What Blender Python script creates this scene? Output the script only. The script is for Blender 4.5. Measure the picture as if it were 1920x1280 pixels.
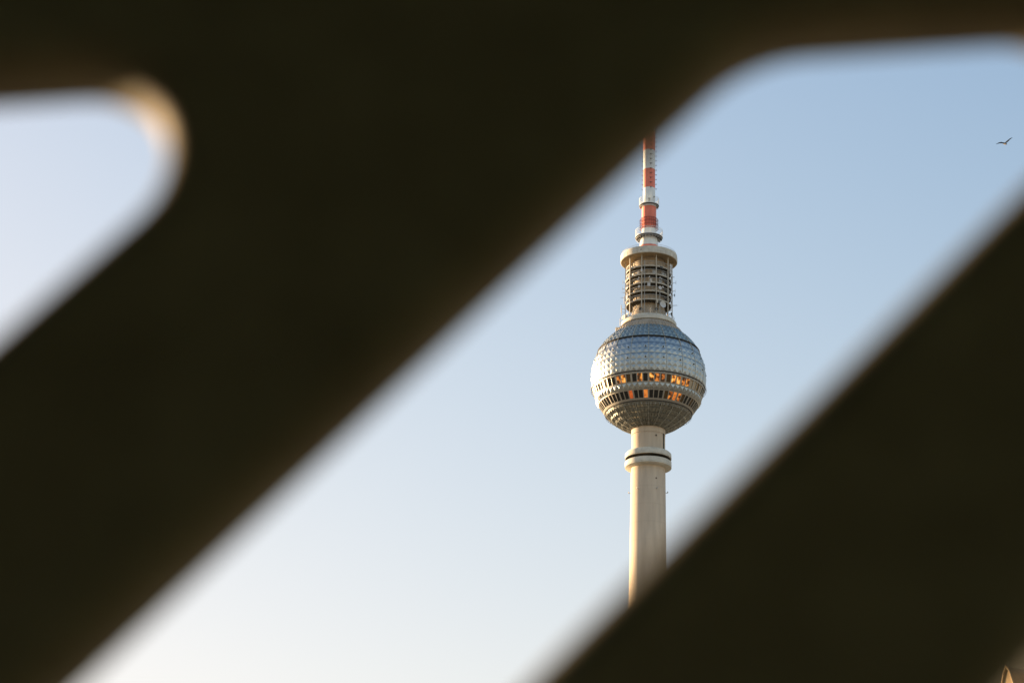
import bpy, bmesh, math, random
from mathutils import Vector, Matrix, noise as mnoise
R_ = math.radians
sin, cos, pi = math.sin, math.cos, math.pi
random.seed(7)
for o in list(bpy.data.objects): bpy.data.objects.remove(o)
scene = bpy.context.scene
COL = scene.collection

# ------------------------------------------------------------------ camera
cam_d = bpy.data.cameras.new('camera'); cam = bpy.data.objects.new('camera', cam_d); COL.objects.link(cam)
cam.matrix_world = Matrix.Translation((0, 0, 1.5)) @ Matrix.Rotation(R_(90 + 20.89), 4, 'X') @ Matrix.Rotation(R_(1.5), 4, 'Z')
cam_d.lens = 80; cam_d.sensor_width = 36; cam_d.sensor_fit = 'HORIZONTAL'
cam_d.clip_start = 0.05; cam_d.clip_end = 30000
cam_d.dof.use_dof = True; cam_d.dof.focus_distance = 615; cam_d.dof.aperture_fstop = 3.2
scene.camera = cam

# ------------------------------------------------------------------ sky, sun, exposure
SUN_AZ, SUN_EL = -53.0, 6.0            # degrees left of the viewing direction, above the horizon
world = bpy.data.worlds.new("World"); scene.world = world; world.use_nodes = True
nt = world.node_tree; bg = nt.nodes['Background']
sky = nt.nodes.new('ShaderNodeTexSky'); sky.sky_type = 'NISHITA'; sky.sun_disc = False
sky.sun_elevation = R_(SUN_EL); sky.sun_rotation = R_(SUN_AZ)
sky.air_density = 1.2; sky.dust_density = 1.0; sky.ozone_density = 2.5
spc = nt.nodes.new('ShaderNodeSeparateColor'); cmb = nt.nodes.new('ShaderNodeCombineColor')     # film response of the sky colour
nt.links.new(sky.outputs[0], spc.inputs[0])
def wmath(op, a, b):
    m = nt.nodes.new('ShaderNodeMath'); m.operation = op
    for q, x in enumerate((a, b)):
        if isinstance(x, (int, float)): m.inputs[q].default_value = x
        else: nt.links.new(x, m.inputs[q])
    return m.outputs[0]
for k, (gm, gain) in enumerate(((1.765, 1.136), (1.632, .668), (1.448, .646))):       # contrast with a soft shoulder, like the photograph's film curve
    z = wmath('MULTIPLY', wmath('POWER', spc.outputs[k], gm), gain)
    y = wmath('DIVIDE', wmath('MULTIPLY', z, 2.232), wmath('ADD', wmath('MULTIPLY', z, .75), 1.0))
    nt.links.new(y, cmb.inputs[k])
nt.links.new(cmb.outputs[0], bg.inputs[0]); bg.inputs[1].default_value = 0.12
sun_d = bpy.data.lights.new('sun', 'SUN'); sun = bpy.data.objects.new('sun', sun_d); COL.objects.link(sun)
sun_d.energy = 5.0; sun_d.angle = R_(0.5); sun_d.color = (1.0, 0.68, 0.38)
sv = Vector((sin(R_(SUN_AZ)) * cos(R_(SUN_EL)), cos(R_(SUN_AZ)) * cos(R_(SUN_EL)), sin(R_(SUN_EL))))
sun.rotation_euler = sv.to_track_quat('Z', 'Y').to_euler(); sun.location = (-20, 10, 30)
vs = scene.view_settings
vs.view_transform = 'Standard'; vs.look = 'None'; vs.gamma = 1; vs.exposure = 1.90; vs.use_curve_mapping = False
scene.render.engine = 'CYCLES'
scene.cycles.use_denoising = True
scene.cycles.max_bounces = 8

# ------------------------------------------------------------------ materials
def mat(name, base, rough=0.6, metal=0.0, spec=0.5, var=0.0, vscale=1.0, stretch=(1, 1, 1), bump=0.0, bscale=8.0, dark=None):
    m = bpy.data.materials.new(name); m.use_nodes = True
    n = m.node_tree; b = n.nodes['Principled BSDF']
    b.inputs['Base Color'].default_value = (*base, 1); b.inputs['Roughness'].default_value = rough
    b.inputs['Metallic'].default_value = metal; b.inputs['Specular IOR Level'].default_value = spec
    if var > 0 or bump > 0:
        tc = n.nodes.new('ShaderNodeTexCoord'); mp = n.nodes.new('ShaderNodeMapping')
        mp.inputs['Scale'].default_value = stretch; n.links.new(tc.outputs['Object'], mp.inputs[0])
    if var > 0:
        nz = n.nodes.new('ShaderNodeTexNoise'); nz.inputs['Scale'].default_value = vscale
        nz.inputs['Detail'].default_value = 6; nz.inputs['Roughness'].default_value = 0.65
        n.links.new(mp.outputs[0], nz.inputs['Vector'])
        rp = n.nodes.new('ShaderNodeValToRGB')
        d = dark if dark else tuple(c * (1 - var) for c in base)
        rp.color_ramp.elements[0].position = 0.3; rp.color_ramp.elements[0].color = (*d, 1)
        rp.color_ramp.elements[1].position = 0.68; rp.color_ramp.elements[1].color = (*[min(1, c * (1 + var * .35)) for c in base], 1)
        n.links.new(nz.outputs['Fac'], rp.inputs[0]); n.links.new(rp.outputs[0], b.inputs['Base Color'])
    if bump > 0:
        nb = n.nodes.new('ShaderNodeTexNoise'); nb.inputs['Scale'].default_value = bscale; nb.inputs['Detail'].default_value = 5
        n.links.new(tc.outputs['Object'], nb.inputs['Vector'])
        bp = n.nodes.new('ShaderNodeBump'); bp.inputs['Strength'].default_value = bump; bp.inputs['Distance'].default_value = 0.05
        n.links.new(nb.outputs['Fac'], bp.inputs['Height']); n.links.new(bp.outputs[0], b.inputs['Normal'])
    return m

M = {}
M['concrete'] = mat('weathered_concrete', (.63, .53, .405), .85, var=.24, vscale=.35, stretch=(1, 1, .12), bump=.15, bscale=3)
def joints(m, pitch, amount):
    n = m.node_tree; b = n.nodes['Principled BSDF']; src = b.inputs['Base Color'].links[0].from_socket
    tc = n.nodes.new('ShaderNodeTexCoord'); sx = n.nodes.new('ShaderNodeSeparateXYZ'); n.links.new(tc.outputs['Object'], sx.inputs[0])
    md = n.nodes.new('ShaderNodeMath'); md.operation = 'WRAP'; md.inputs[1].default_value = pitch; md.inputs[2].default_value = 0; n.links.new(sx.outputs[2], md.inputs[0])
    lt = n.nodes.new('ShaderNodeMath'); lt.operation = 'LESS_THAN'; lt.inputs[1].default_value = .22; n.links.new(md.outputs[0], lt.inputs[0])
    sc = n.nodes.new('ShaderNodeMath'); sc.operation = 'MULTIPLY'; sc.inputs[1].default_value = amount; n.links.new(lt.outputs[0], sc.inputs[0])
    mx = n.nodes.new('ShaderNodeMix'); mx.data_type = 'RGBA'; mx.inputs[7].default_value = (.25, .2, .14, 1)
    n.links.new(sc.outputs[0], mx.inputs[0]); n.links.new(src, mx.inputs[6]); n.links.new(mx.outputs[2], b.inputs['Base Color'])
joints(M['concrete'], 5.0, .10)
M['collar'] = mat('pale_concrete', (.67, .65, .56), .8, var=.25, vscale=.5, bump=.1, bscale=3)
M['slab'] = mat('deck_concrete', (.56, .52, .43), .8, var=.2, vscale=.8)
M['core'] = mat('gallery_core', (.46, .38, .28), .8, var=.35, vscale=.7, stretch=(1, 1, .4))
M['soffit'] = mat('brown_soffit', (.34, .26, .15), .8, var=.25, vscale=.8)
M['under'] = mat('shade_and_dark_parts', (.075, .068, .05), .8, var=.3, vscale=.8)  # painted shade for undersides and the collar gap; also dark fittings
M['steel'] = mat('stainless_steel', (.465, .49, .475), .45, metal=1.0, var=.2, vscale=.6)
M['steel_low'] = mat('shaded_steel', (.28, .285, .25), .38, metal=1.0, var=.25, vscale=.8)  # same steel; the underside's dim reflections are put into a darker base
M['steel_cap'] = mat('sky_toned_steel', (.46, .475, .40), .42, metal=1.0, var=.2, vscale=.6)  # same steel, tinted to grey down the blue sky reflected by the cap
M['rib'] = mat('pale_rib', (.46, .46, .41), .5)
M['seam'] = mat('dark_seam', (.035, .033, .03), .6)
M['frame'] = mat('window_frame_metal', (.40, .38, .33), .45, metal=.55)
M['red'] = mat('red_paint', (.84, .225, .145), .55, var=.18, vscale=.7, stretch=(1, 1, .3))
M['darkred'] = mat('dark_red_paint', (.22, .035, .022), .6)
M['white'] = mat('white_paint', (.82, .86, .84), .5, var=.1, vscale=.7, stretch=(1, 1, .3))
M['galv'] = mat('galvanised_steel', (.42, .42, .39), .5, metal=.4, var=.15, vscale=2)
M['dish'] = mat('dish_white', (.62, .63, .62), .5)
M['dark'] = mat('dark_equipment', (.06, .06, .058), .6)
M['glass'] = mat('dark_glass', (.012, .013, .012), .06, spec=.55)
M['dimglass'] = mat('brown_glass', (.10, .06, .022), .15, spec=.5)
M['blind'] = mat('closed_blind', (.45, .36, .24), .5)
M['screen'] = mat('dark_painted_metal', (.098, .088, .058), .6, spec=.10, var=.25, vscale=14, bump=.06, bscale=90)
M['screen'].node_tree.nodes['Principled BSDF'].inputs['Specular Tint'].default_value = (1, .58, .20, 1)
M['paving'] = mat('granite_paving', (.48, .44, .34), .8, var=.3, vscale=2.5)
M['ground'] = mat('city_ground', (.25, .225, .165), .9, var=.35, vscale=.02)
M['sand'] = mat('sandstone', (.46, .33, .17), .85, var=.25, vscale=1.2, bump=.2, bscale=10)
M['slate'] = mat('roof_slate', (.012, .016, .010), .9, var=.35, vscale=3, bump=.4, bscale=14)
M['roomglass'] = mat('house_glass', (.03, .03, .028), .1)

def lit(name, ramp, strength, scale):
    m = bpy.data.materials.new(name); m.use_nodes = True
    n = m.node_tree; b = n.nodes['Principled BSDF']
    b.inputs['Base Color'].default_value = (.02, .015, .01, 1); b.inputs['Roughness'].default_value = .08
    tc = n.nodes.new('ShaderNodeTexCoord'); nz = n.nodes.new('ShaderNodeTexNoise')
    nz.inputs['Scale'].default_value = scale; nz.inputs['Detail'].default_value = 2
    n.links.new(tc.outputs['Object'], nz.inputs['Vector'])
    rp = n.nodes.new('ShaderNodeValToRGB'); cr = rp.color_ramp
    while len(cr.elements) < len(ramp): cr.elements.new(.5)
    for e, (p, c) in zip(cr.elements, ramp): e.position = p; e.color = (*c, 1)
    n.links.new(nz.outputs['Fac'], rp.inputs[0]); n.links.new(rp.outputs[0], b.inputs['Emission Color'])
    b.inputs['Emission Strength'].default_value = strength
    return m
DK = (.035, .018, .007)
M['glow_pane'] = lit('glowing_pane', [(.40, DK), (.47, (.25, .06, .008)), (.54, (.85, .30, .04)), (.66, (1, .55, .14))], .30, 1.0)  # orange noise pattern put into the panes' emission
M['glow_dim'] = lit('dim_glowing_pane', [(.44, DK), (.52, (.30, .07, .012)), (.62, (.8, .26, .04))], .26, 1.1)
M['glow_full'] = lit('bright_glowing_pane', [(.25, (.5, .09, .008)), (.6, (.95, .30, .05))], .22, 1.2)
M['glow_red'] = lit('red_glowing_pane', [(.25, (.35, .045, .006)), (.6, (.9, .17, .03))], .17, 1.2)

# ------------------------------------------------------------------ mesh helpers
class MB:
    """collects vertices and faces of one mesh"""
    def __init__(s): s.v = []; s.f = []; s.mi = []; s.m = 0
    def add(s, vs, fs):
        b = len(s.v); s.v += [tuple(p) for p in vs]
        for f in fs: s.f.append([b + i for i in f]); s.mi.append(s.m)
    def box(s, c, size, rz=0, rot=None):
        x, y, z = [k / 2 for k in size]
        vs = [Vector((a * x, b * y, d * z)) for a in (-1, 1) for b in (-1, 1) for d in (-1, 1)]
        q = rot if rot is not None else Matrix.Rotation(rz, 3, 'Z')
        s.add([q @ p + Vector(c) for p in vs], [(0, 1, 3, 2), (4, 6, 7, 5), (0, 4, 5, 1), (2, 3, 7, 6), (0, 2, 6, 4), (1, 5, 7, 3)])
    def tube(s, a, b, r, n=6, r2=None):
        a, b = Vector(a), Vector(b); d = (b - a).normalized(); u = d.orthogonal().normalized(); w = d.cross(u)
        r2 = r if r2 is None else r2
        vs = [a + (u * cos(2 * pi * i / n) + w * sin(2 * pi * i / n)) * r for i in range(n)] + \
             [b + (u * cos(2 * pi * i / n) + w * sin(2 * pi * i / n)) * r2 for i in range(n)]
        s.add(vs, [(i, (i + 1) % n, n + (i + 1) % n, n + i) for i in range(n)] + [tuple(range(n - 1, -1, -1)), tuple(range(n, 2 * n))])
    def lathe(s, prof, n=72, closed=False):
        """prof: (radius, z) list"""
        k = len(prof)
        vs = [(r * cos(2 * pi * i / n), r * sin(2 * pi * i / n), z) for r, z in prof for i in range(n)]
        fs = []
        for j in range(k if closed else k - 1):
            for i in range(n):
                a, b = j * n + i, j * n + (i + 1) % n
                c, d = ((j + 1) % k) * n + (i + 1) % n, ((j + 1) % k) * n + i
                fs.append((a, b, c, d))
        s.add(vs, fs)
    def ring(s, r, z, t, n=72, m=6):
        s.lathe([(r + t * cos(2 * pi * i / m), z + t * sin(2 * pi * i / m)) for i in range(m)], n, True)
    def build(s, name, mats, parent=None, smooth=None, loc=None):
        me = bpy.data.meshes.new(name); me.from_pydata(s.v, [], s.f)
        for m in (mats if isinstance(mats, list) else [mats]): me.materials.append(m)
        me.polygons.foreach_set('material_index', s.mi)
        if smooth is not None:
            me.polygons.foreach_set('use_smooth', [True] * len(me.polygons)); me.set_sharp_from_angle(angle=R_(smooth))
        me.update()
        o = bpy.data.objects.new(name, me); COL.objects.link(o)
        if parent: o.parent = parent
        if loc: o.location = loc
        return o
def empty(name, loc, rz=0):
    o = bpy.data.objects.new(name, None); COL.objects.link(o); o.location = loc; o.rotation_euler = (0, 0, rz); return o
def tag(o, label=None, cat=None, group=None, kind=None):
    for k, v in (('label', label), ('category', cat), ('group', group), ('kind', kind)):
        if v: o[k] = v
    return o

# ------------------------------------------------------------------ ground
g = MB(); g.add([(-12000, -12000, -.01), (12000, -12000, -.01), (12000, 12000, -.01), (-12000, 12000, -.01)], [(0, 1, 2, 3)])
tag(g.build('ground', M['ground']), kind='structure')
g = MB(); g.add([(-60, -40, 0), (60, -40, 0), (60, 70, 0), (-60, 70, 0)], [(0, 1, 2, 3)])
tag(g.build('pavement', M['paving']), kind='structure')

# ------------------------------------------------------------------ television tower
TX, TY = 38.017, 591.294
tower = empty('television_tower', (TX, TY, 0), -math.atan2(TX, TY))   # its -Y side faces the viewer
tag(tower, 'tall concrete television tower with faceted steel sphere and red and white mast', 'tower')
def P(az, r, z):                                 # az in degrees, 0 = towards the viewer, positive to the right
    a = R_(az); return Vector((r * sin(a), -r * cos(a), z))

# shaft
b = MB()
b.lathe([(16, 0), (13.2, 3), (10.6, 12), (9.2, 25), (7.6, 50), (6.7, 80), (6.0, 110), (5.45, 135), (5.05, 157), (4.9, 168), (4.68, 190.6), (4.62, 191.5),
         (4.60, 200.2), (4.50, 200.25), (4.50, 200.42), (4.66, 200.5), (4.66, 203.5)], 96)
shaft = b.build('shaft', M['concrete'], tower, 40)
b = MB(); b.box(P(62, 4.72, 198), (.22, .22, 5.0), R_(62)); b.build('conduit', M['under'], shaft)
for az in (-93, -33, 27, 87, 147, 207):
    b = MB(); b.box(P(az, 5.05, 184.2), (.16, .5, .12), R_(az)); b.lathe([(0, 0), (.13, .02), (.15, .2), (.1, .36), (0, .4)], 10)
    n = 10 * 5
    b.v[-n:] = [tuple(Vector(p) + P(az, 5.3, 184.26)) for p in b.v[-n:]]
    b.m = 0
    b.build('warning_lamp', M['galv'], shaft)
for z, az in ((187.2, 27), (199.4, 27)):
    b = MB(); b.box(P(az, 4.7, z), (.34, .16, .4), R_(az)); b.build('access_hatch', M['under'], shaft)
# collar of two rings with the shade of the gap painted as a dark lining
b = MB()
b.lathe([(4.62, 195.6), (5.9, 195.5), (5.95, 195.15), (6.30, 195.1), (6.34, 194.1), (6.26, 194.06), (6.26, 193.98), (6.34, 193.94), (6.34, 193.78), (6.22, 193.72), (4.9, 193.72),
         (4.9, 192.8), (6.25, 192.8), (6.34, 192.84), (6.34, 191.66), (6.26, 191.62), (6.26, 191.54), (6.34, 191.5), (6.34, 191.3), (6.22, 191.24), (4.66, 191.0)], 96)
collar = b.build('collar', M['collar'], tower, 30)
b = MB(); b.lathe([(6.0, 193.70), (5.0, 193.70), (5.0, 192.82), (6.0, 192.82)], 96); b.build('collar_gap_shade', M['under'], collar, 30)
# ------ sphere
SZ, SR = 217.185, 16.0
def S(az, lat, r):
    a, l = R_(az), R_(lat); return Vector((r * cos(l) * sin(a), -r * cos(l) * cos(a), SZ + r * sin(l)))
STEP = 6.0
def pyramids(mb, l0, l1, rows, h=.24, r0=15.78, rise=None):
    for j in range(rows):
        a0 = l0 + (l1 - l0) * j / rows; a1 = l0 + (l1 - l0) * (j + 1) / rows
        for i in range(60):
            x0, x1 = i * STEP, (i + 1) * STEP
            hh = h * random.uniform(.9, 1.08)
            dl, da = random.uniform(-.05, .05), random.uniform(-.05, .05)
            mb.add([S(x0, a0, r0), S(x1, a0, r0), S(x1, a1, r0), S(x0, a1, r0), S((x0 + x1) / 2 + da, (a0 + a1) / 2 + dl, r0 + hh)],
                   [(0, 1, 4), (1, 2, 4), (2, 3, 4), (3, 0, 4)])
def band(mb, l0, l1, r, n=120):
    mb.lathe([(r * cos(R_(l)), SZ + r * sin(R_(l))) for l in (l0, (l0 + l1) / 2, l1)], n)
skin = MB()
pyramids(skin, 21.4, 27.4, 1, .16); pyramids(skin, 7.5, 19.2, 2, .16); pyramids(skin, -11.2, 7.1, 3, .155)
pyramids(skin, -29.3, -22.9, 1, .36)
band(skin, 19.4, 21.4, 15.80)
sphere = skin.build('sphere', M['steel'], tower)
skin = MB(); pyramids(skin, 28.6, 60.0, 5, .25); skin.build('upper_shell', M['steel_cap'], sphere)
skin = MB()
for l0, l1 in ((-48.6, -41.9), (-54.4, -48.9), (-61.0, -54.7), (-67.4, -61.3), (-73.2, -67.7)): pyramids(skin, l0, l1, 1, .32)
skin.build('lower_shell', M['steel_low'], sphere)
seams = MB()
for l0, l1 in ((27.4, 28.6), (7.1, 7.5), (19.2, 19.4), (-48.9, -48.6), (-54.7, -54.4), (-61.3, -61.0), (-67.7, -67.4)): band(seams, l0, l1, 15.72)
seams.lathe([(15.70 * cos(R_(28.3)), SZ + 15.7 * sin(R_(28.3))), (16.12 * cos(R_(28.5)), SZ + 16.12 * sin(R_(28.5))), (16.12 * cos(R_(28.0)), SZ + 16.12 * sin(R_(28.0))), (15.7 * cos(R_(27.6)), SZ + 15.7 * sin(R_(27.6)))], 120)
for l in (-11.75, -41.3):
    seams.lathe([(15.6 * cos(R_(l + .6)), SZ + 15.6 * sin(R_(l + .6))), (16.05 * cos(R_(l + .4)), SZ + 16.05 * sin(R_(l + .4))), (16.05 * cos(R_(l)), SZ + 16.05 * sin(R_(l))), (15.55 * cos(R_(l - .8)), SZ + 15.55 * sin(R_(l - .8)))], 120)
seams.build('seam', M['seam'], sphere, 30)
def rib(ribs, az, l0, l1, w, r=16.02):
    k = max(2, int(abs(l1 - l0) / 4)); d = w / 2
    for i in range(k):
        la, lb = l0 + (l1 - l0) * i / k, l0 + (l1 - l0) * (i + 1) / k
        wa, wb = math.degrees(d / (16 * cos(R_(la)))), math.degrees(d / (16 * cos(R_(lb))))
        ri = 15.7
        vs = [S(az - wa, la, ri), S(az - wa, la, r), S(az + wa, la, r), S(az + wa, la, ri), S(az - wb, lb, ri), S(az - wb, lb, r), S(az + wb, lb, r), S(az + wb, lb, ri)]
        ribs.add(vs, [(0, 1, 5, 4), (1, 2, 6, 5), (2, 3, 7, 6)])
for i in range(20):
    b = MB(); rib(b, i * 18, -72.8, -41.8, .10, 16.04); b.build('rib', M['rib'], sphere)
    b = MB(); rib(b, i * 18, -11.2, 19.2, .09, 15.86); rib(b, i * 18, 19.2, 60, .13, 16.0); b.build('rib', M['rib'], sphere)
# window storeys: recessed panes in a steel frame
def storey(ltop, lbot, ptop, pbot, lits):
    fr = MB(); back = MB()
    for i in range(60):
        x0, x1 = i * STEP, (i + 1) * STEP
        first, last = i % 3 == 0, i % 3 == 2
        m0, m1 = x0 + (.95 if first else .55), x1 - (.95 if last else .55)
        o = [S(x0, lbot, 15.86), S(x1, lbot, 15.86), S(x1, ltop, 15.86), S(x0, ltop, 15.86)]
        n_ = [S(m0, pbot, 15.86), S(m1, pbot, 15.86), S(m1, ptop, 15.86), S(m0, ptop, 15.86)]
        q = [S(m0, pbot, 15.62), S(m1, pbot, 15.62), S(m1, ptop, 15.62), S(m0, ptop, 15.62)]
        fr.add(o + n_ + q, [(0, 1, 5, 4), (1, 2, 6, 5), (2, 3, 7, 6), (3, 0, 4, 7), (4, 5, 9, 8), (5, 6, 10, 9), (6, 7, 11, 10), (7, 4, 8, 11)])
        k = i if i < 30 else i - 60
        pm = [S(m0 - .1, pbot - .1, 15.66), S(m1 + .1, pbot - .1, 15.66), S(m1 + .1, ptop + .1, 15.66), S(m0 - .1, ptop + .1, 15.66)]
        if -17 <= k <= 16:
            pb = MB(); pb.add(pm, [(0, 1, 2, 3)])
            pb.build('window_pane', M[lits.get(k, 'glass')], sphere)
        else: back.add(pm, [(0, 1, 2, 3)])
    fr.build('window_frame', M['frame'], sphere)
    tag(back.build('window_pane', M['glass'], sphere), kind='stuff')
storey(-12.4, -22.9, -14.2, -21.9, {-10: 'blind', -9: 'blind', -6: 'glow_dim', -5: 'glow_pane', -4: 'dimglass', -2: 'glow_pane', 0: 'glow_pane', 1: 'glow_dim', 2: 'glow_dim',
        3: 'dimglass', 4: 'glow_pane', 5: 'glow_pane', 6: 'glow_dim', 7: 'glow_pane', 8: 'blind', 9: 'blind', 10: 'dimglass', 11: 'blind'})
storey(-29.3, -40.9, -30.4, -38.6, {-4: 'glow_red', -1: 'glow_full', 3: 'dimglass', 4: 'glow_dim', 5: 'glow_full', 6: 'glow_dim', 7: 'dimglass', 10: 'dimglass'})
# dark portholes and cleaning rails with brackets
for lat, off in ((14.4, 4), (2.4, 4)):
    for i in range(-5, 6):
        a = i * 18 - 3
        b = MB(); b.tube(S(a, lat, 15.85), S(a, lat, 15.99), .2, 8); b.build('porthole', M['dark'], sphere)
for lat in (-13.0, -43.5):
    b = MB(); rr, zz = 16.32 * cos(R_(lat)), SZ + 16.32 * sin(R_(lat))
    b.ring(rr, zz, .035, 120, 5); b.ring(rr * 1.006, zz + .45, .03, 120, 5)
    for i in range(60):
        b.tube(S(i * 6 + 3, lat, 15.8), S(i * 6 + 3, lat, 16.3), .05, 4); b.box(S(i * 6 + 3, lat, 16.28), (.11, .11, .26), R_(i * 6 + 3))
    b.build('cleaning_rail', M['galv'], sphere)

# ------ equipment gallery: skirt, drum, core, decks, posts, aerials
b = MB(); b.lathe([(9.5, 229.6), (9.2, 230.6), (8.2, 231.6), (7.35, 232.3), (7.3, 232.42)], 96)
for i in range(60):
    for (ra, za), (rb, zb) in (((9.5, 229.6), (9.2, 230.6)), ((9.2, 230.6), (8.2, 231.6)), ((8.2, 231.6), (7.35, 232.3))):
        b.tube(P(i * 6, ra + .03, za), P(i * 6, rb + .03, zb), .09, 4)
b.build('gallery_skirt', M['core'], tower, 30)
b = MB(); b.lathe([(7.3, 232.35), (7.72, 232.35), (7.76, 232.42), (7.76, 232.62), (7.68, 232.66), (7.68, 233.4), (7.55, 233.5), (7.1, 233.55), (7.0, 234.1), (6.6, 234.15), (4.4, 234.3)], 96)
b.box(P(-88, 8.6, 231.5), (1.3, 1.3, 1.2), R_(-88)); b.box(P(-62, 7.3, 234.1), (1.0, .8, 1.2), R_(-62)); b.box(P(-70, 7.4, 234.3), (.8, .8, .9), R_(-70))
b.build('gallery_base', M['collar'], tower, 30)
b = MB(); b.lathe([(5.0, 234.2), (5.0, 235.6), (4.4, 237.6), (4.4, 253)], 72)
core = b.build('gallery_core', M['core'], tower, 40)
for i in range(14):
    az = -90 + i * 14 + random.uniform(-4, 4); z = 238.9 + 2.5 * random.randrange(5)
    b = MB(); b.box(P(az, 4.75, z + .75), (random.uniform(.5, 1.1), .7, random.uniform(.9, 1.5)), R_(az)); b.build('equipment_cabinet', M[random.choice(['galv', 'dish', 'core'])], core)
for k in range(5):
    z = 248.75 - 2.51 * k
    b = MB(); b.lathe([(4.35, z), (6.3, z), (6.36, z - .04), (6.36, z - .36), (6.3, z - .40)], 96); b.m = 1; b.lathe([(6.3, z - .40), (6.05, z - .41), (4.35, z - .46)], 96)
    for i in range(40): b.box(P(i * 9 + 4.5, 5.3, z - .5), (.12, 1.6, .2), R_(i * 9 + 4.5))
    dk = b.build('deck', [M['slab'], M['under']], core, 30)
    b = MB(); b.ring(6.32, z + 1.14, .10, 96, 6); b.ring(6.32, z + .62, .05, 96, 5)
    for i in range(40): b.tube(P(i * 9, 6.3, z), P(i * 9, 6.3, z + 1.14), .03, 4)
    b.build('handrail', M['galv'], core)
b = MB(); b.ring(7.1, 234.95, .05, 96, 5); b.ring(7.1, 234.4, .03, 96, 5)
for i in range(40): b.tube(P(i * 9, 7.1, 233.5), P(i * 9, 7.1, 234.95), .03, 4)
b.build('handrail', M['galv'], core)
for i in range(10):
    b = MB(); az = i * 36 + 18.4; b.box(P(az, 6.55, 243.0), (.23, .23, 18.1), R_(az)); b.build('post', M['slab'], core)
for az, z0, z1 in ((-40, 232.4, 236.6), (4, 232.6, 235.6), (-10, 234, 250), (27, 234, 241)):
    b = MB(); b.box(P(az, 6.75, (z0 + z1) / 2), (.13, .13, z1 - z0), R_(az)); b.build('cable_duct', M['galv'], core)

def dish(az, z, r, m='dish', rad=6.75, tilt=0.0):
    n, k = 20, 5; mb = MB()
    prof = [(r * i / k, -.32 * r * (1 - (i / k) ** 2)) for i in range(k + 1)]
    mb.lathe(prof + [(r, -.12 * r)] + [(r * i / k, -.32 * r * (1 - (i / k) ** 2) - .12 * r) for i in range(k, -1, -1)], n)
    mb.tube((0, 0, -.3 * r), (0, 0, .42 * r), .03 * r + .01, 5); mb.tube((0, 0, .34 * r), (0, 0, .46 * r), .1 * r, 8)
    mb.tube((0, 0, -.42 * r), (0, 0, -.42 * r - .5), .06, 6)
    o = mb.build('dish_antenna', M[m], core, 35)
    o.location = P(az, rad, z); o.rotation_euler = (R_(90 + tilt), 0, R_(az)); return o
dish(37, 237.3, .98, rad=6.6); dish(-19.5, 235.5, .5, 'dark'); dish(18.5, 235.4, .5, 'dark'); dish(28, 242.0, .52)
dish(-24, 242.3, .34); dish(35.5, 242.4, .26); dish(-27, 244.4, .2); dish(-24.5, 245, .17); dish(1.5, 245, .19); dish(27.5, 245, .19); dish(32, 244.8, .17)
dish(70, 235.5, .55, 'dark'); dish(88, 242, .5, 'dark', 7.3); dish(66, 236.6, .4); dish(-64, 235.2, .35); dish(-70, 243.2, .4)
def panel(az, z, w, h, m='dish', rad=6.95):
    b = MB(); b.box(P(az, rad, z), (w, .22, h), R_(az)); b.tube(P(az, rad - .1, z), P(az, 6.4, z), .05, 5); b.build('panel_antenna', M[m], core)
for j in range(3):
    for d in (-3.2, 3.2): panel(63 + d, 247.6 + 1.02 * j, .52, .86)
panel(-1.6, 242.5, .34, .95); panel(1.9, 242.5, .34, .95); panel(-17, 246.9, .42, .8); panel(20.5, 237.7, .34, 1.0, 'slab'); panel(28, 248.0, .34, .6, 'dark'); panel(32, 248.0, .34, .6, 'dark')
panel(-46, 248.2, .36, .8, 'dark'); panel(-52, 246, .4, .9); panel(-60, 240, .4, 1.1)
for j in range(7): panel(68 + (j % 2) * 5, 238.0 + 1.25 * j, .3, .7, random.choice(['dish', 'galv', 'dark']), 6.7)
for j in range(6): panel(-68 - (j % 2) * 6, 237.5 + 1.6 * j, .3, .8, random.choice(['slab', 'galv', 'dark']), 6.7)
def aerial(az, z, L, kind):
    b = MB(); e = P(az, 6.4 + L, z); b.tube(P(az, 6.4, z), e, .045, 5)
    if kind == 0: b.tube(e - Vector((0, 0, .5)), e + Vector((0, 0, .6)), .05, 5)
    if kind == 1: b.tube(e - Vector((0, 0, 1.1)), e + Vector((0, 0, 1.2)), .09, 6)
    if kind == 2:
        for q in range(4):
            f = P(az, 6.6 + L * (q + 1) / 4, z); t = P(az + 90, .35, 0); b.tube(f - t, f + t, .03, 4)
    b.tube(P(az, 6.4, z - .6), P(az, 6.4 + L * .6, z), .03, 4)
    b.build('rod_antenna', M['galv'], core)
for az, z, L, k in ((-92, 246.1, .9, 0), (-88, 243.9, 1.0, 0), (-90, 242.9, .9, 2), (-95, 241.6, 1.3, 2), (-86, 240.4, .5, 1), (-91, 238.0, 1.3, 1), (-89, 236.9, 1.2, 1), (-93, 235.6, .8, 2),
                    (-85, 234.9, 1.4, 0), (90, 245.9, 1.2, 0), (86, 247.4, .6, 2), (94, 243.6, 1.0, 0), (89, 239.0, 1.5, 2), (-91, 233.9, 1.6, 1), (92, 233.2, 1.3, 0), (88, 232.2, 1.9, 2), (-30, 236.3, .4, 0), (6, 235.2, .4, 0)):
    aerial(az, z, L, k)

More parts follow.
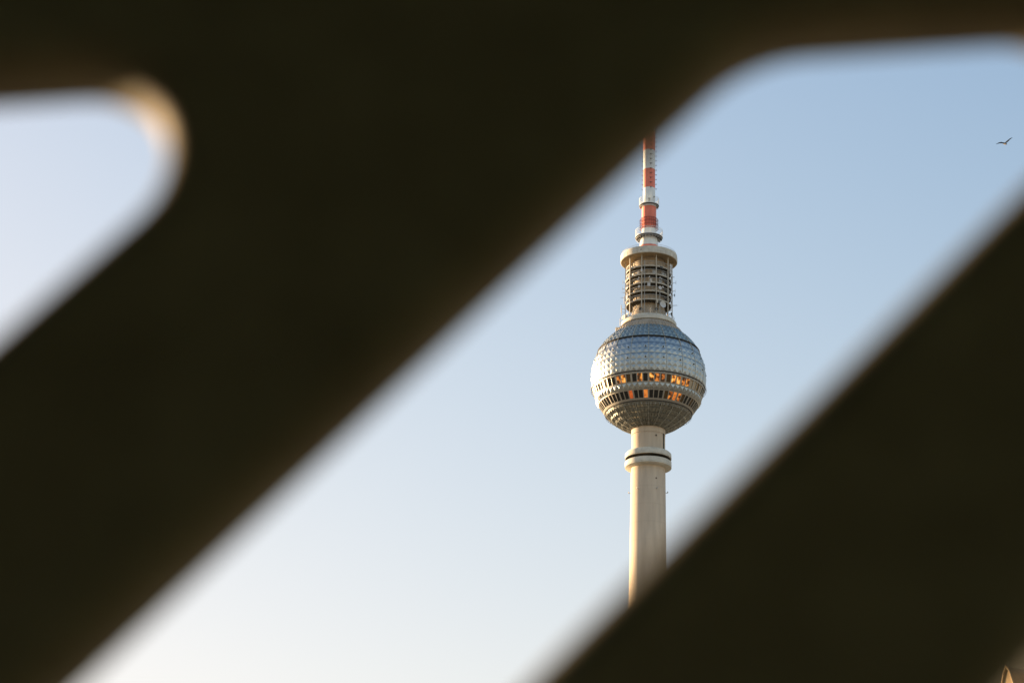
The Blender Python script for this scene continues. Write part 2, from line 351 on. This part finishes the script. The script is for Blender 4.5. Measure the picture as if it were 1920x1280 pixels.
# crown ring above the gallery
b = MB(); b.lathe([(4.4, 252.05), (7.85, 251.85), (8.0, 251.95), (8.02, 253.15), (7.9, 253.2), (7.86, 253.28), (7.92, 253.34), (7.92, 253.9), (7.6, 254.0), (7.5, 253.6), (3.0, 254.2)], 96)
crown = b.build('crown_ring', M['collar'], tower, 30)
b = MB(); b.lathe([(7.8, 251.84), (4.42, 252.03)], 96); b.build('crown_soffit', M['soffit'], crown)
b = MB(); b.ring(7.6, 254.5, .04, 96, 5)
for i in range(40): b.tube(P(i * 9, 7.6, 253.9), P(i * 9, 7.6, 254.5), .03, 4)
b.build('handrail', M['galv'], crown)
for az, w in ((-29, 1.7), (21, 1.2), (27, .7), (46, .5), (-16, .3), (58, .4)):
    b = MB(); b.box(P(az, 8.05, 252.75), (w, .08, .24), R_(az)); b.build('floodlight', M['dish'] if w > .3 else M['dark'], crown)
b = MB()
for i in range(30): b.box(P(i * 12, 8.025, 252.55), (.05, .02, 1.2), R_(i * 12))
b.build('panel_joint', M['core'], crown)

# ------ antenna mast
b = MB(); NM = 48
bands = [(0, 254.0, 2.95, 256.75, 2.68), (1, 256.75, 2.68, 259.6, 2.25), (1, 259.6, 2.15, 262.1, 2.06), (0, 262.1, 2.06, 269.4, 2.02), (1, 269.4, 1.72, 274.83, 1.70),
         (0, 274.83, 1.70, 280.7, 1.70), (1, 280.7, 1.70, 286.7, 1.70), (0, 286.7, 1.70, 292.7, 1.70), (1, 292.7, 1.70, 298.7, 1.66), (0, 298.7, 1.66, 305, 1.6),
         (1, 305, 1.2, 312, 1.2), (0, 312, 1.2, 319, 1.2), (1, 319, 1.2, 326, 1.2), (0, 326, .8, 334, .8), (1, 334, .8, 342, .8), (0, 342, .8, 350, .75), (1, 350, .5, 359, .45), (0, 359, .45, 368, .3)]
for mi, z0, r0, z1, r1 in bands:
    b.m = mi; b.lathe([(r0, z0), (r1, z1)], NM)
b.m = 1; b.lathe([(2.05, 268.9), (2.12, 268.95), (2.12, 269.15), (1.7, 269.5)], NM); b.m = 0; b.lathe([(.3, 368), (0, 368.2)], NM)
mast = b.build('antenna_mast', [M['red'], M['white']], tower, 40)
def platform(z, r, rin, n):
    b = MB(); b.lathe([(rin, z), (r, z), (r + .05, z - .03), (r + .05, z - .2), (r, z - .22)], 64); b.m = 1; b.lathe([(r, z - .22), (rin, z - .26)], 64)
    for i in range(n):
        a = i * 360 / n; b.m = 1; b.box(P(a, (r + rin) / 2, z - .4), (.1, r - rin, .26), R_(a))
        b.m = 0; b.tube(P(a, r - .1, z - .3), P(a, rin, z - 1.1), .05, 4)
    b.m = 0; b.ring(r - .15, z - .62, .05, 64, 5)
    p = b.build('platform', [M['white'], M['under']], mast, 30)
    b = MB()
    for h in (.45, .95, 1.45, 1.95): b.ring(r, z + h, .045, 64, 5)
    for i in range(36): b.tube(P(i * 10, r, z - .1), P(i * 10, r, z + 1.95), .035, 4)
    b.build('platform_railing', M['white'], mast)
platform(269.65, 2.78, 1.72, 16); platform(259.75, 3.85, 2.2, 20)
b = MB()                                         # dark red aerial cage with hoops at the sides
for h in (262.2, 263.3, 264.3, 265.2): b.ring(2.42, h, .07, 48, 5)
for i in range(24): b.tube(P(i * 15, 2.42, 262.1), P(i * 15, 2.42, 265.3), .06, 4)
for i in range(8):
    a = i * 45
    for zc in (262.7, 264.4):
        pts = [P(a, 2.35 + .42 * (1 + cos(t)) / 2 * 1.0, zc + .72 * sin(t)) for t in [2 * pi * q / 10 for q in range(10)]]
        for q in range(10): b.tube(pts[q], pts[(q + 1) % 10], .05, 4)
b.build('aerial_cage', M['darkred'], mast)
for az in (-95, 15, 85):
    b = MB()
    for i in range(22):
        z = 273.2 + 1.48 * i
        if z > 303: break
        if z < 273.9: continue
        b.tube(P(az, 1.6, z), P(az, 2.12, z), .075, 5); c = P(az, 2.06, z); t = P(az + 90, .42, 0) if az == 15 else Vector((0, 0, .16))
        b.tube(c - t, c + t, .05 if az == 15 else .08, 4)
        if az == 15: b.box(P(az, 1.78, z), (.2, .2, .26), R_(az))
    b.build('dipole_row', M['dark'], mast)
for az, z in ((-3, 271.0), (6, 271.0), (50, 271.8)):
    b = MB(); b.box(P(az, 1.85, z), (.2, .3, .4), R_(az)); b.tube(P(az, 1.85, z), P(az, 1.85, z - .9), .05, 5); b.build('floodlight', M['dark'], mast)

# ------------------------------------------------------------------ slotted dark metal screen close to the viewer
SY, ST = 1.28, 0.075
side = Vector((cos(R_(46.7)), sin(R_(46.7)))); topd = Vector((cos(R_(5.8)), sin(R_(5.8))))
def slot(A, width, length, racute=.036, robtuse=.125):
    """parallelogram opening with rounded corners; A = upper obtuse corner"""
    B = A + topd * width; C = B - side * length; D = A - side * length
    out = []
    cs = [(D, racute), (A, robtuse), (B, racute), (C, robtuse)]
    for i, (p, r) in enumerate(cs):
        a = (cs[i - 1][0] - p).normalized(); c = (cs[(i + 1) % 4][0] - p).normalized()
        half = a.angle(c) / 2; t = r / math.tan(half); o = p + (a + c).normalized() * (r / sin(half))
        s0 = p + a * t - o; s1 = p + c * t - o
        a0 = math.atan2(s0.y, s0.x); da = (math.atan2(s1.y, s1.x) - a0 + pi) % (2 * pi) - pi
        for k in range(15): q = a0 + da * k / 14; out.append((o.x + r * cos(q), o.y + r * sin(q)))
    return out
A0 = Vector((.1542, 2.2232)) - side * .0205 + topd * .013
AL = Vector((-.1161, 2.1908)) - side * .0088 - topd * .010 - topd * .29
A3 = Vector((.768, 2.257)) - topd * .040
slots = [slot(A0, .2885, .86, .047, .105), slot(AL, .29, .86, .057), slot(A3, .29, .80, .05)]
for k in range(1, 4): slots.append(slot(AL - topd * .58 * k, .29, .86)); slots.append(slot(A3 + topd * .60 * k, .30, .80))
low = A0 - side * .86 - topd * .12 - Vector((0, .17))
for k in range(-3, 5): slots.append(slot(low + topd * .60 * k, .30, .62))
def inside(pts): return all(-2.75 < x < 2.75 and .32 < z < 2.62 for x, z in pts)
cu = bpy.data.curves.new('tmp', 'CURVE'); cu.dimensions = '2D'; cu.fill_mode = 'BOTH'
BV = .026
cu.extrude = ST / 2 - BV; cu.bevel_depth = BV; cu.bevel_resolution = 3; cu.offset = -BV
for pts in [[(-2.85, .2), (2.85, .2), (2.85, 2.78), (-2.85, 2.78)]] + [p for p in slots if inside(p)]:
    sp = cu.splines.new('POLY'); sp.points.add(len(pts) - 1); sp.use_cyclic_u = True
    for q, (x, z) in zip(sp.points, pts): q.co = (x, z, 0, 1)
tmp = bpy.data.objects.new('tmp', cu); COL.objects.link(tmp)
me = bpy.data.meshes.new_from_object(tmp.evaluated_get(bpy.context.evaluated_depsgraph_get()))
bpy.data.objects.remove(tmp); bpy.data.curves.remove(cu)
me.materials.clear(); me.materials.append(M['screen'])
me.polygons.foreach_set('use_smooth', [True] * len(me.polygons)); me.set_sharp_from_angle(angle=R_(32))
me.transform(Matrix.Translation((0, ST / 2, 0)) @ Matrix.Rotation(R_(90), 4, 'X'))
screen = empty('slotted_screen', (0, SY, 0))
tag(screen, 'dark out-of-focus metal screen with slanted round-cornered slots close to the viewer', 'metal screen')
pl = bpy.data.objects.new('plate', me); COL.objects.link(pl); pl.parent = screen
for x in (-2.93, 2.93):
    b = MB(); b.box((x, ST / 2, 1.41), (.155, .17, 2.80)); b.box((x, ST / 2, .012), (.34, .34, .022)); b.build('post', M['screen'], screen)

# unseen passage added around the viewer to keep the screen's front dark
M['light_block'] = mat('light_block_teal', (.24, .40, .37), .9, var=.3, vscale=1.5, bump=.2, bscale=20)  # teal chosen to cool the light bounced onto the screen
for x in (-3.2, 3.2):
    b = MB(); b.box((x, -2.4, 1.55), (.34, 7.7, 3.1)); tag(b.build('wall', M['light_block']), kind='structure')  # added side walls, out of view, shutting light off the screen
b = MB(); b.box((0, -2.4, 3.26), (6.9, 7.9, .3)); tag(b.build('light_block_ceiling', M['light_block']), kind='structure')  # added overhead, out of view, to shut out skylight

# ------------------------------------------------------------------ old building behind the screen, lower right corner
BX, BY = 24.8, 110.0
FN = math.atan2(-.87, .5)                         # facade faces left and a little towards the viewer
bld = empty('old_building', (BX, BY, 0), 0)
bld.rotation_euler = (0, 0, math.atan2(-.5, -.87) + pi / 2)   # local -Y = facade normal... set below
tag(bld, 'sandstone building with dark slate roof and pointed dormers catching the low sun', 'building')
nx, ny = -.87, -.5
bld.rotation_euler = (0, 0, math.atan2(nx, -ny))  # local -Y maps to (nx, ny)
bld.rotation_euler = (0, 0, -math.atan2(-nx, -ny))
X0, X1, DEP, EAVE = -16.0, 40.0, 16.0, 22.6
b = MB(); b.box(((X0 + X1) / 2, DEP / 2, EAVE / 2), (X1 - X0, DEP, EAVE)); b.build('wall', M['sand'], bld)
b = MB()
for z, h, d in ((4.6, .35, .22), (9.6, .3, .18), (14.6, .3, .18), (22.3, .7, .6)): b.box(((X0 + X1) / 2, -d / 2 + .003, z), (X1 - X0 + .5, d, h))
b.build('cornice', M['sand'], bld)
b = MB(); e = .35
b.add([(X0 - e, -e, EAVE + .05), (X1 + e, -e, EAVE + .05), (X1 + e, DEP + e, EAVE + .05), (X0 - e, DEP + e, EAVE + .05), (X0 + 2.2, 2.2, 30.4), (X1 - 2.2, 2.2, 30.4), (X1 - 2.2, DEP - 2.2, 30.4), (X0 + 2.2, DEP - 2.2, 30.4),
       (X0 + 5, DEP / 2, 31.6), (X1 - 5, DEP / 2, 31.6)],
      [(3, 2, 1, 0), (0, 1, 5, 4), (1, 2, 6, 5), (2, 3, 7, 6), (3, 0, 4, 7), (4, 5, 9, 8), (5, 6, 9), (6, 7, 8, 9), (7, 4, 8)])
roof = b.build('roof', M['slate'], bld)
def window(x, z, w, h):
    b = MB()
    for dx in (-w / 2, w / 2, 0): b.box((x + dx, -.03, z), (.1, .14, h))
    for dz in (-h / 2, h / 2, h * .2): b.box((x, -.032, z + dz), (w + .1, .13, .1))
    f = b.build('window', M['white'], bld)
    b = MB(); b.add([(x - w / 2, -.012, z - h / 2), (x + w / 2, -.012, z - h / 2), (x + w / 2, -.012, z + h / 2), (x - w / 2, -.012, z + h / 2)], [(0, 1, 2, 3)]); b.build('pane', M['roomglass'], f)
    b = MB(); b.box((x, -.16, z - h / 2 - .16), (w + .5, .32, .16)); b.box((x, -.14, z + h / 2 + .22), (w + .5, .28, .24)); b.build('window_trim', M['sand'], f)
for i in range(16):
    for z, h in ((2.6, 2.6), (7.3, 2.7), (12.2, 2.7), (17.6, 3.0)): window(X0 + 2 + i * 3.45, z, 1.4, h)
def dormer(x, w, zt, zb=22.7, arch=False):
    """pointed sandstone dormer with a striped window; zt = peak height"""
    h = zt - zb; zs = zb + h * .52; y0, y1 = -.15, 3.4
    b = MB()
    prof = [(-w / 2, zb), (w / 2, zb), (w / 2, zs), (w * .30, zs + (zt - zs) * .42), (w * .12, zs + (zt - zs) * .86), (0, zt), (-w * .12, zs + (zt - zs) * .86), (-w * .30, zs + (zt - zs) * .42), (-w / 2, zs)]
    n = len(prof)
    b.add([(x + px, y0, z) for px, z in prof] + [(x + px, y1, z) for px, z in prof], [tuple(range(n)), tuple(range(2 * n - 1, n - 1, -1))] + [(i, n + i, n + (i + 1) % n, (i + 1) % n) for i in range(n)])
    for q in range(2, n - 1):                     # raised gable moulding
        a, c = prof[q], prof[q + 1]; b.tube((x + a[0], y0, a[1]), (x + c[0], y0, c[1]), .08, 6)
    d = b.build('dormer', M['sand'], bld)
    b = MB(); ww, wz = w * .62, zs + (zt - zs) * .30
    b.add([(x - ww / 2, y0 - .01, zb + .4), (x + ww / 2, y0 - .01, zb + .4), (x + ww / 2, y0 - .01, zs), (x + ww * .25, y0 - .01, wz), (x, y0 - .01, wz + .25), (x - ww * .25, y0 - .01, wz), (x - ww / 2, y0 - .01, zs)], [tuple(range(7))])
    b.build('dormer_pane', M['roomglass'], d)
    b = MB()
    for k in range(5):
        px = -ww / 2 + ww * k / 4; zt2 = (zs, wz, wz + .25, wz, zs)[k]; b.box((x + px, y0 - .05, (zb + .4 + zt2) / 2), (.13, .1, zt2 - zb - .4))
    b.box((x, y0 - .055, zb + .4), (ww + .2, .12, .12)); b.box((x, y0 - .055, zs - .3), (ww, .1, .09)); b.build('dormer_frame', M['white'], d)
for k in range(0, 7): dormer(.1 + k * 5.6, 1.75, 27.05)
for k in range(0, 6): dormer(3.9 + k * 5.6, 3.0, 27.35)
for x in (-10, 8, 26):
    b = MB(); b.box((x, DEP / 2 - 1.5, 31.6), (1.8, .9, 3.2)); b.box((x, DEP / 2 - 1.5, 33.25), (2.0, 1.1, .2)); b.build('chimney', M['sand'], roof)

# ------------------------------------------------------------------ gull
def gull(loc):
    b = MB()
    def loft(path, n=10):                        # path: (centre, half thickness vector a, half width vector b)
        rings = []
        for c, u, v in path: rings += [Vector(c) + Vector(u) * cos(2 * pi * i / n) + Vector(v) * sin(2 * pi * i / n) for i in range(n)]
        k = len(path)
        b.add(rings, [(j * n + i, j * n + (i + 1) % n, (j + 1) * n + (i + 1) % n, (j + 1) * n + i) for j in range(k - 1) for i in range(n)] + [tuple(range(n - 1, -1, -1)), tuple(range((k - 1) * n, k * n))])
    # body axis: tail away and up-left, head towards the viewer, down-right
    ax = Vector((.34, -.80, -.48)).normalized(); sx = ax.cross(Vector((0, 0, 1))).normalized(); up = sx.cross(ax)
    loft([(ax * t, up * r, sx * w) for t, r, w in ((-.36, .004, .07), (-.26, .02, .07), (-.16, .05, .055), (-.02, .085, .08), (.10, .085, .08), (.17, .06, .06), (.22, .058, .055), (.275, .045, .042), (.30, .018, .018), (.35, .008, .008))])
    def wing(tip, elbow, wrist):
        pts = [Vector((0, 0, .03)), Vector(elbow), Vector(wrist), Vector(tip)]
        ch = [.12, .11, .085, .02]; th = [.06, .052, .036, .016]; wx = Vector((.1, -.72, -.68)).normalized()
        loft([(p, Vector((0, 0, 1)) * t, wx * c) for p, c, t in zip(pts, ch, th)])
    wing((-.70, .06, -.02), (-.27, -.04, .075), (-.45, -.02, .055))
    wing((.66, .05, .60), (.26, -.05, .25), (.43, -.02, .43))
    o = b.build('gull', M['gull'])
    md = o.modifiers.new('r', 'REMESH'); md.mode = 'VOXEL'; md.voxel_size = .011
    me = bpy.data.meshes.new_from_object(o.evaluated_get(bpy.context.evaluated_depsgraph_get())); o.modifiers.clear(); o.data = me
    me.polygons.foreach_set('use_smooth', [True] * len(me.polygons))
    o.location = loc; return o
m = mat('gull_plumage', (.6, .6, .58), .8); M['gull'] = m
n = m.node_tree; tc = n.nodes.new('ShaderNodeTexCoord'); sp = n.nodes.new('ShaderNodeSeparateXYZ'); n.links.new(tc.outputs['Object'], sp.inputs[0])
ab = n.nodes.new('ShaderNodeMath'); ab.operation = 'ABSOLUTE'; n.links.new(sp.outputs[0], ab.inputs[0])
rp = n.nodes.new('ShaderNodeValToRGB'); rp.color_ramp.elements[0].position = .07; rp.color_ramp.elements[0].color = (.15, .14, .125, 1)
rp.color_ramp.elements[1].position = .10; rp.color_ramp.elements[1].color = (.03, .03, .036, 1); e = rp.color_ramp.elements.new(.5); e.color = (.02, .02, .025, 1)
n.links.new(ab.outputs[0], rp.inputs[0])
dt = n.nodes.new('ShaderNodeVectorMath'); dt.operation = 'DOT_PRODUCT'; dt.inputs[1].default_value = (.34, -.80, -.48); n.links.new(tc.outputs['Object'], dt.inputs[0])
gt = n.nodes.new('ShaderNodeMath'); gt.operation = 'GREATER_THAN'; gt.inputs[1].default_value = .17; n.links.new(dt.outputs['Value'], gt.inputs[0])   # dark head
hm = n.nodes.new('ShaderNodeMix'); hm.data_type = 'RGBA'; hm.inputs[7].default_value = (.035, .028, .025, 1)
n.links.new(gt.outputs[0], hm.inputs[0]); n.links.new(rp.outputs[0], hm.inputs[6]); n.links.new(hm.outputs[2], n.nodes['Principled BSDF'].inputs['Base Color'])
bird = gull((39.63, 166.74, 83.44))
tag(bird, 'small pale gull with dark wings gliding alone in the blue sky', 'bird')
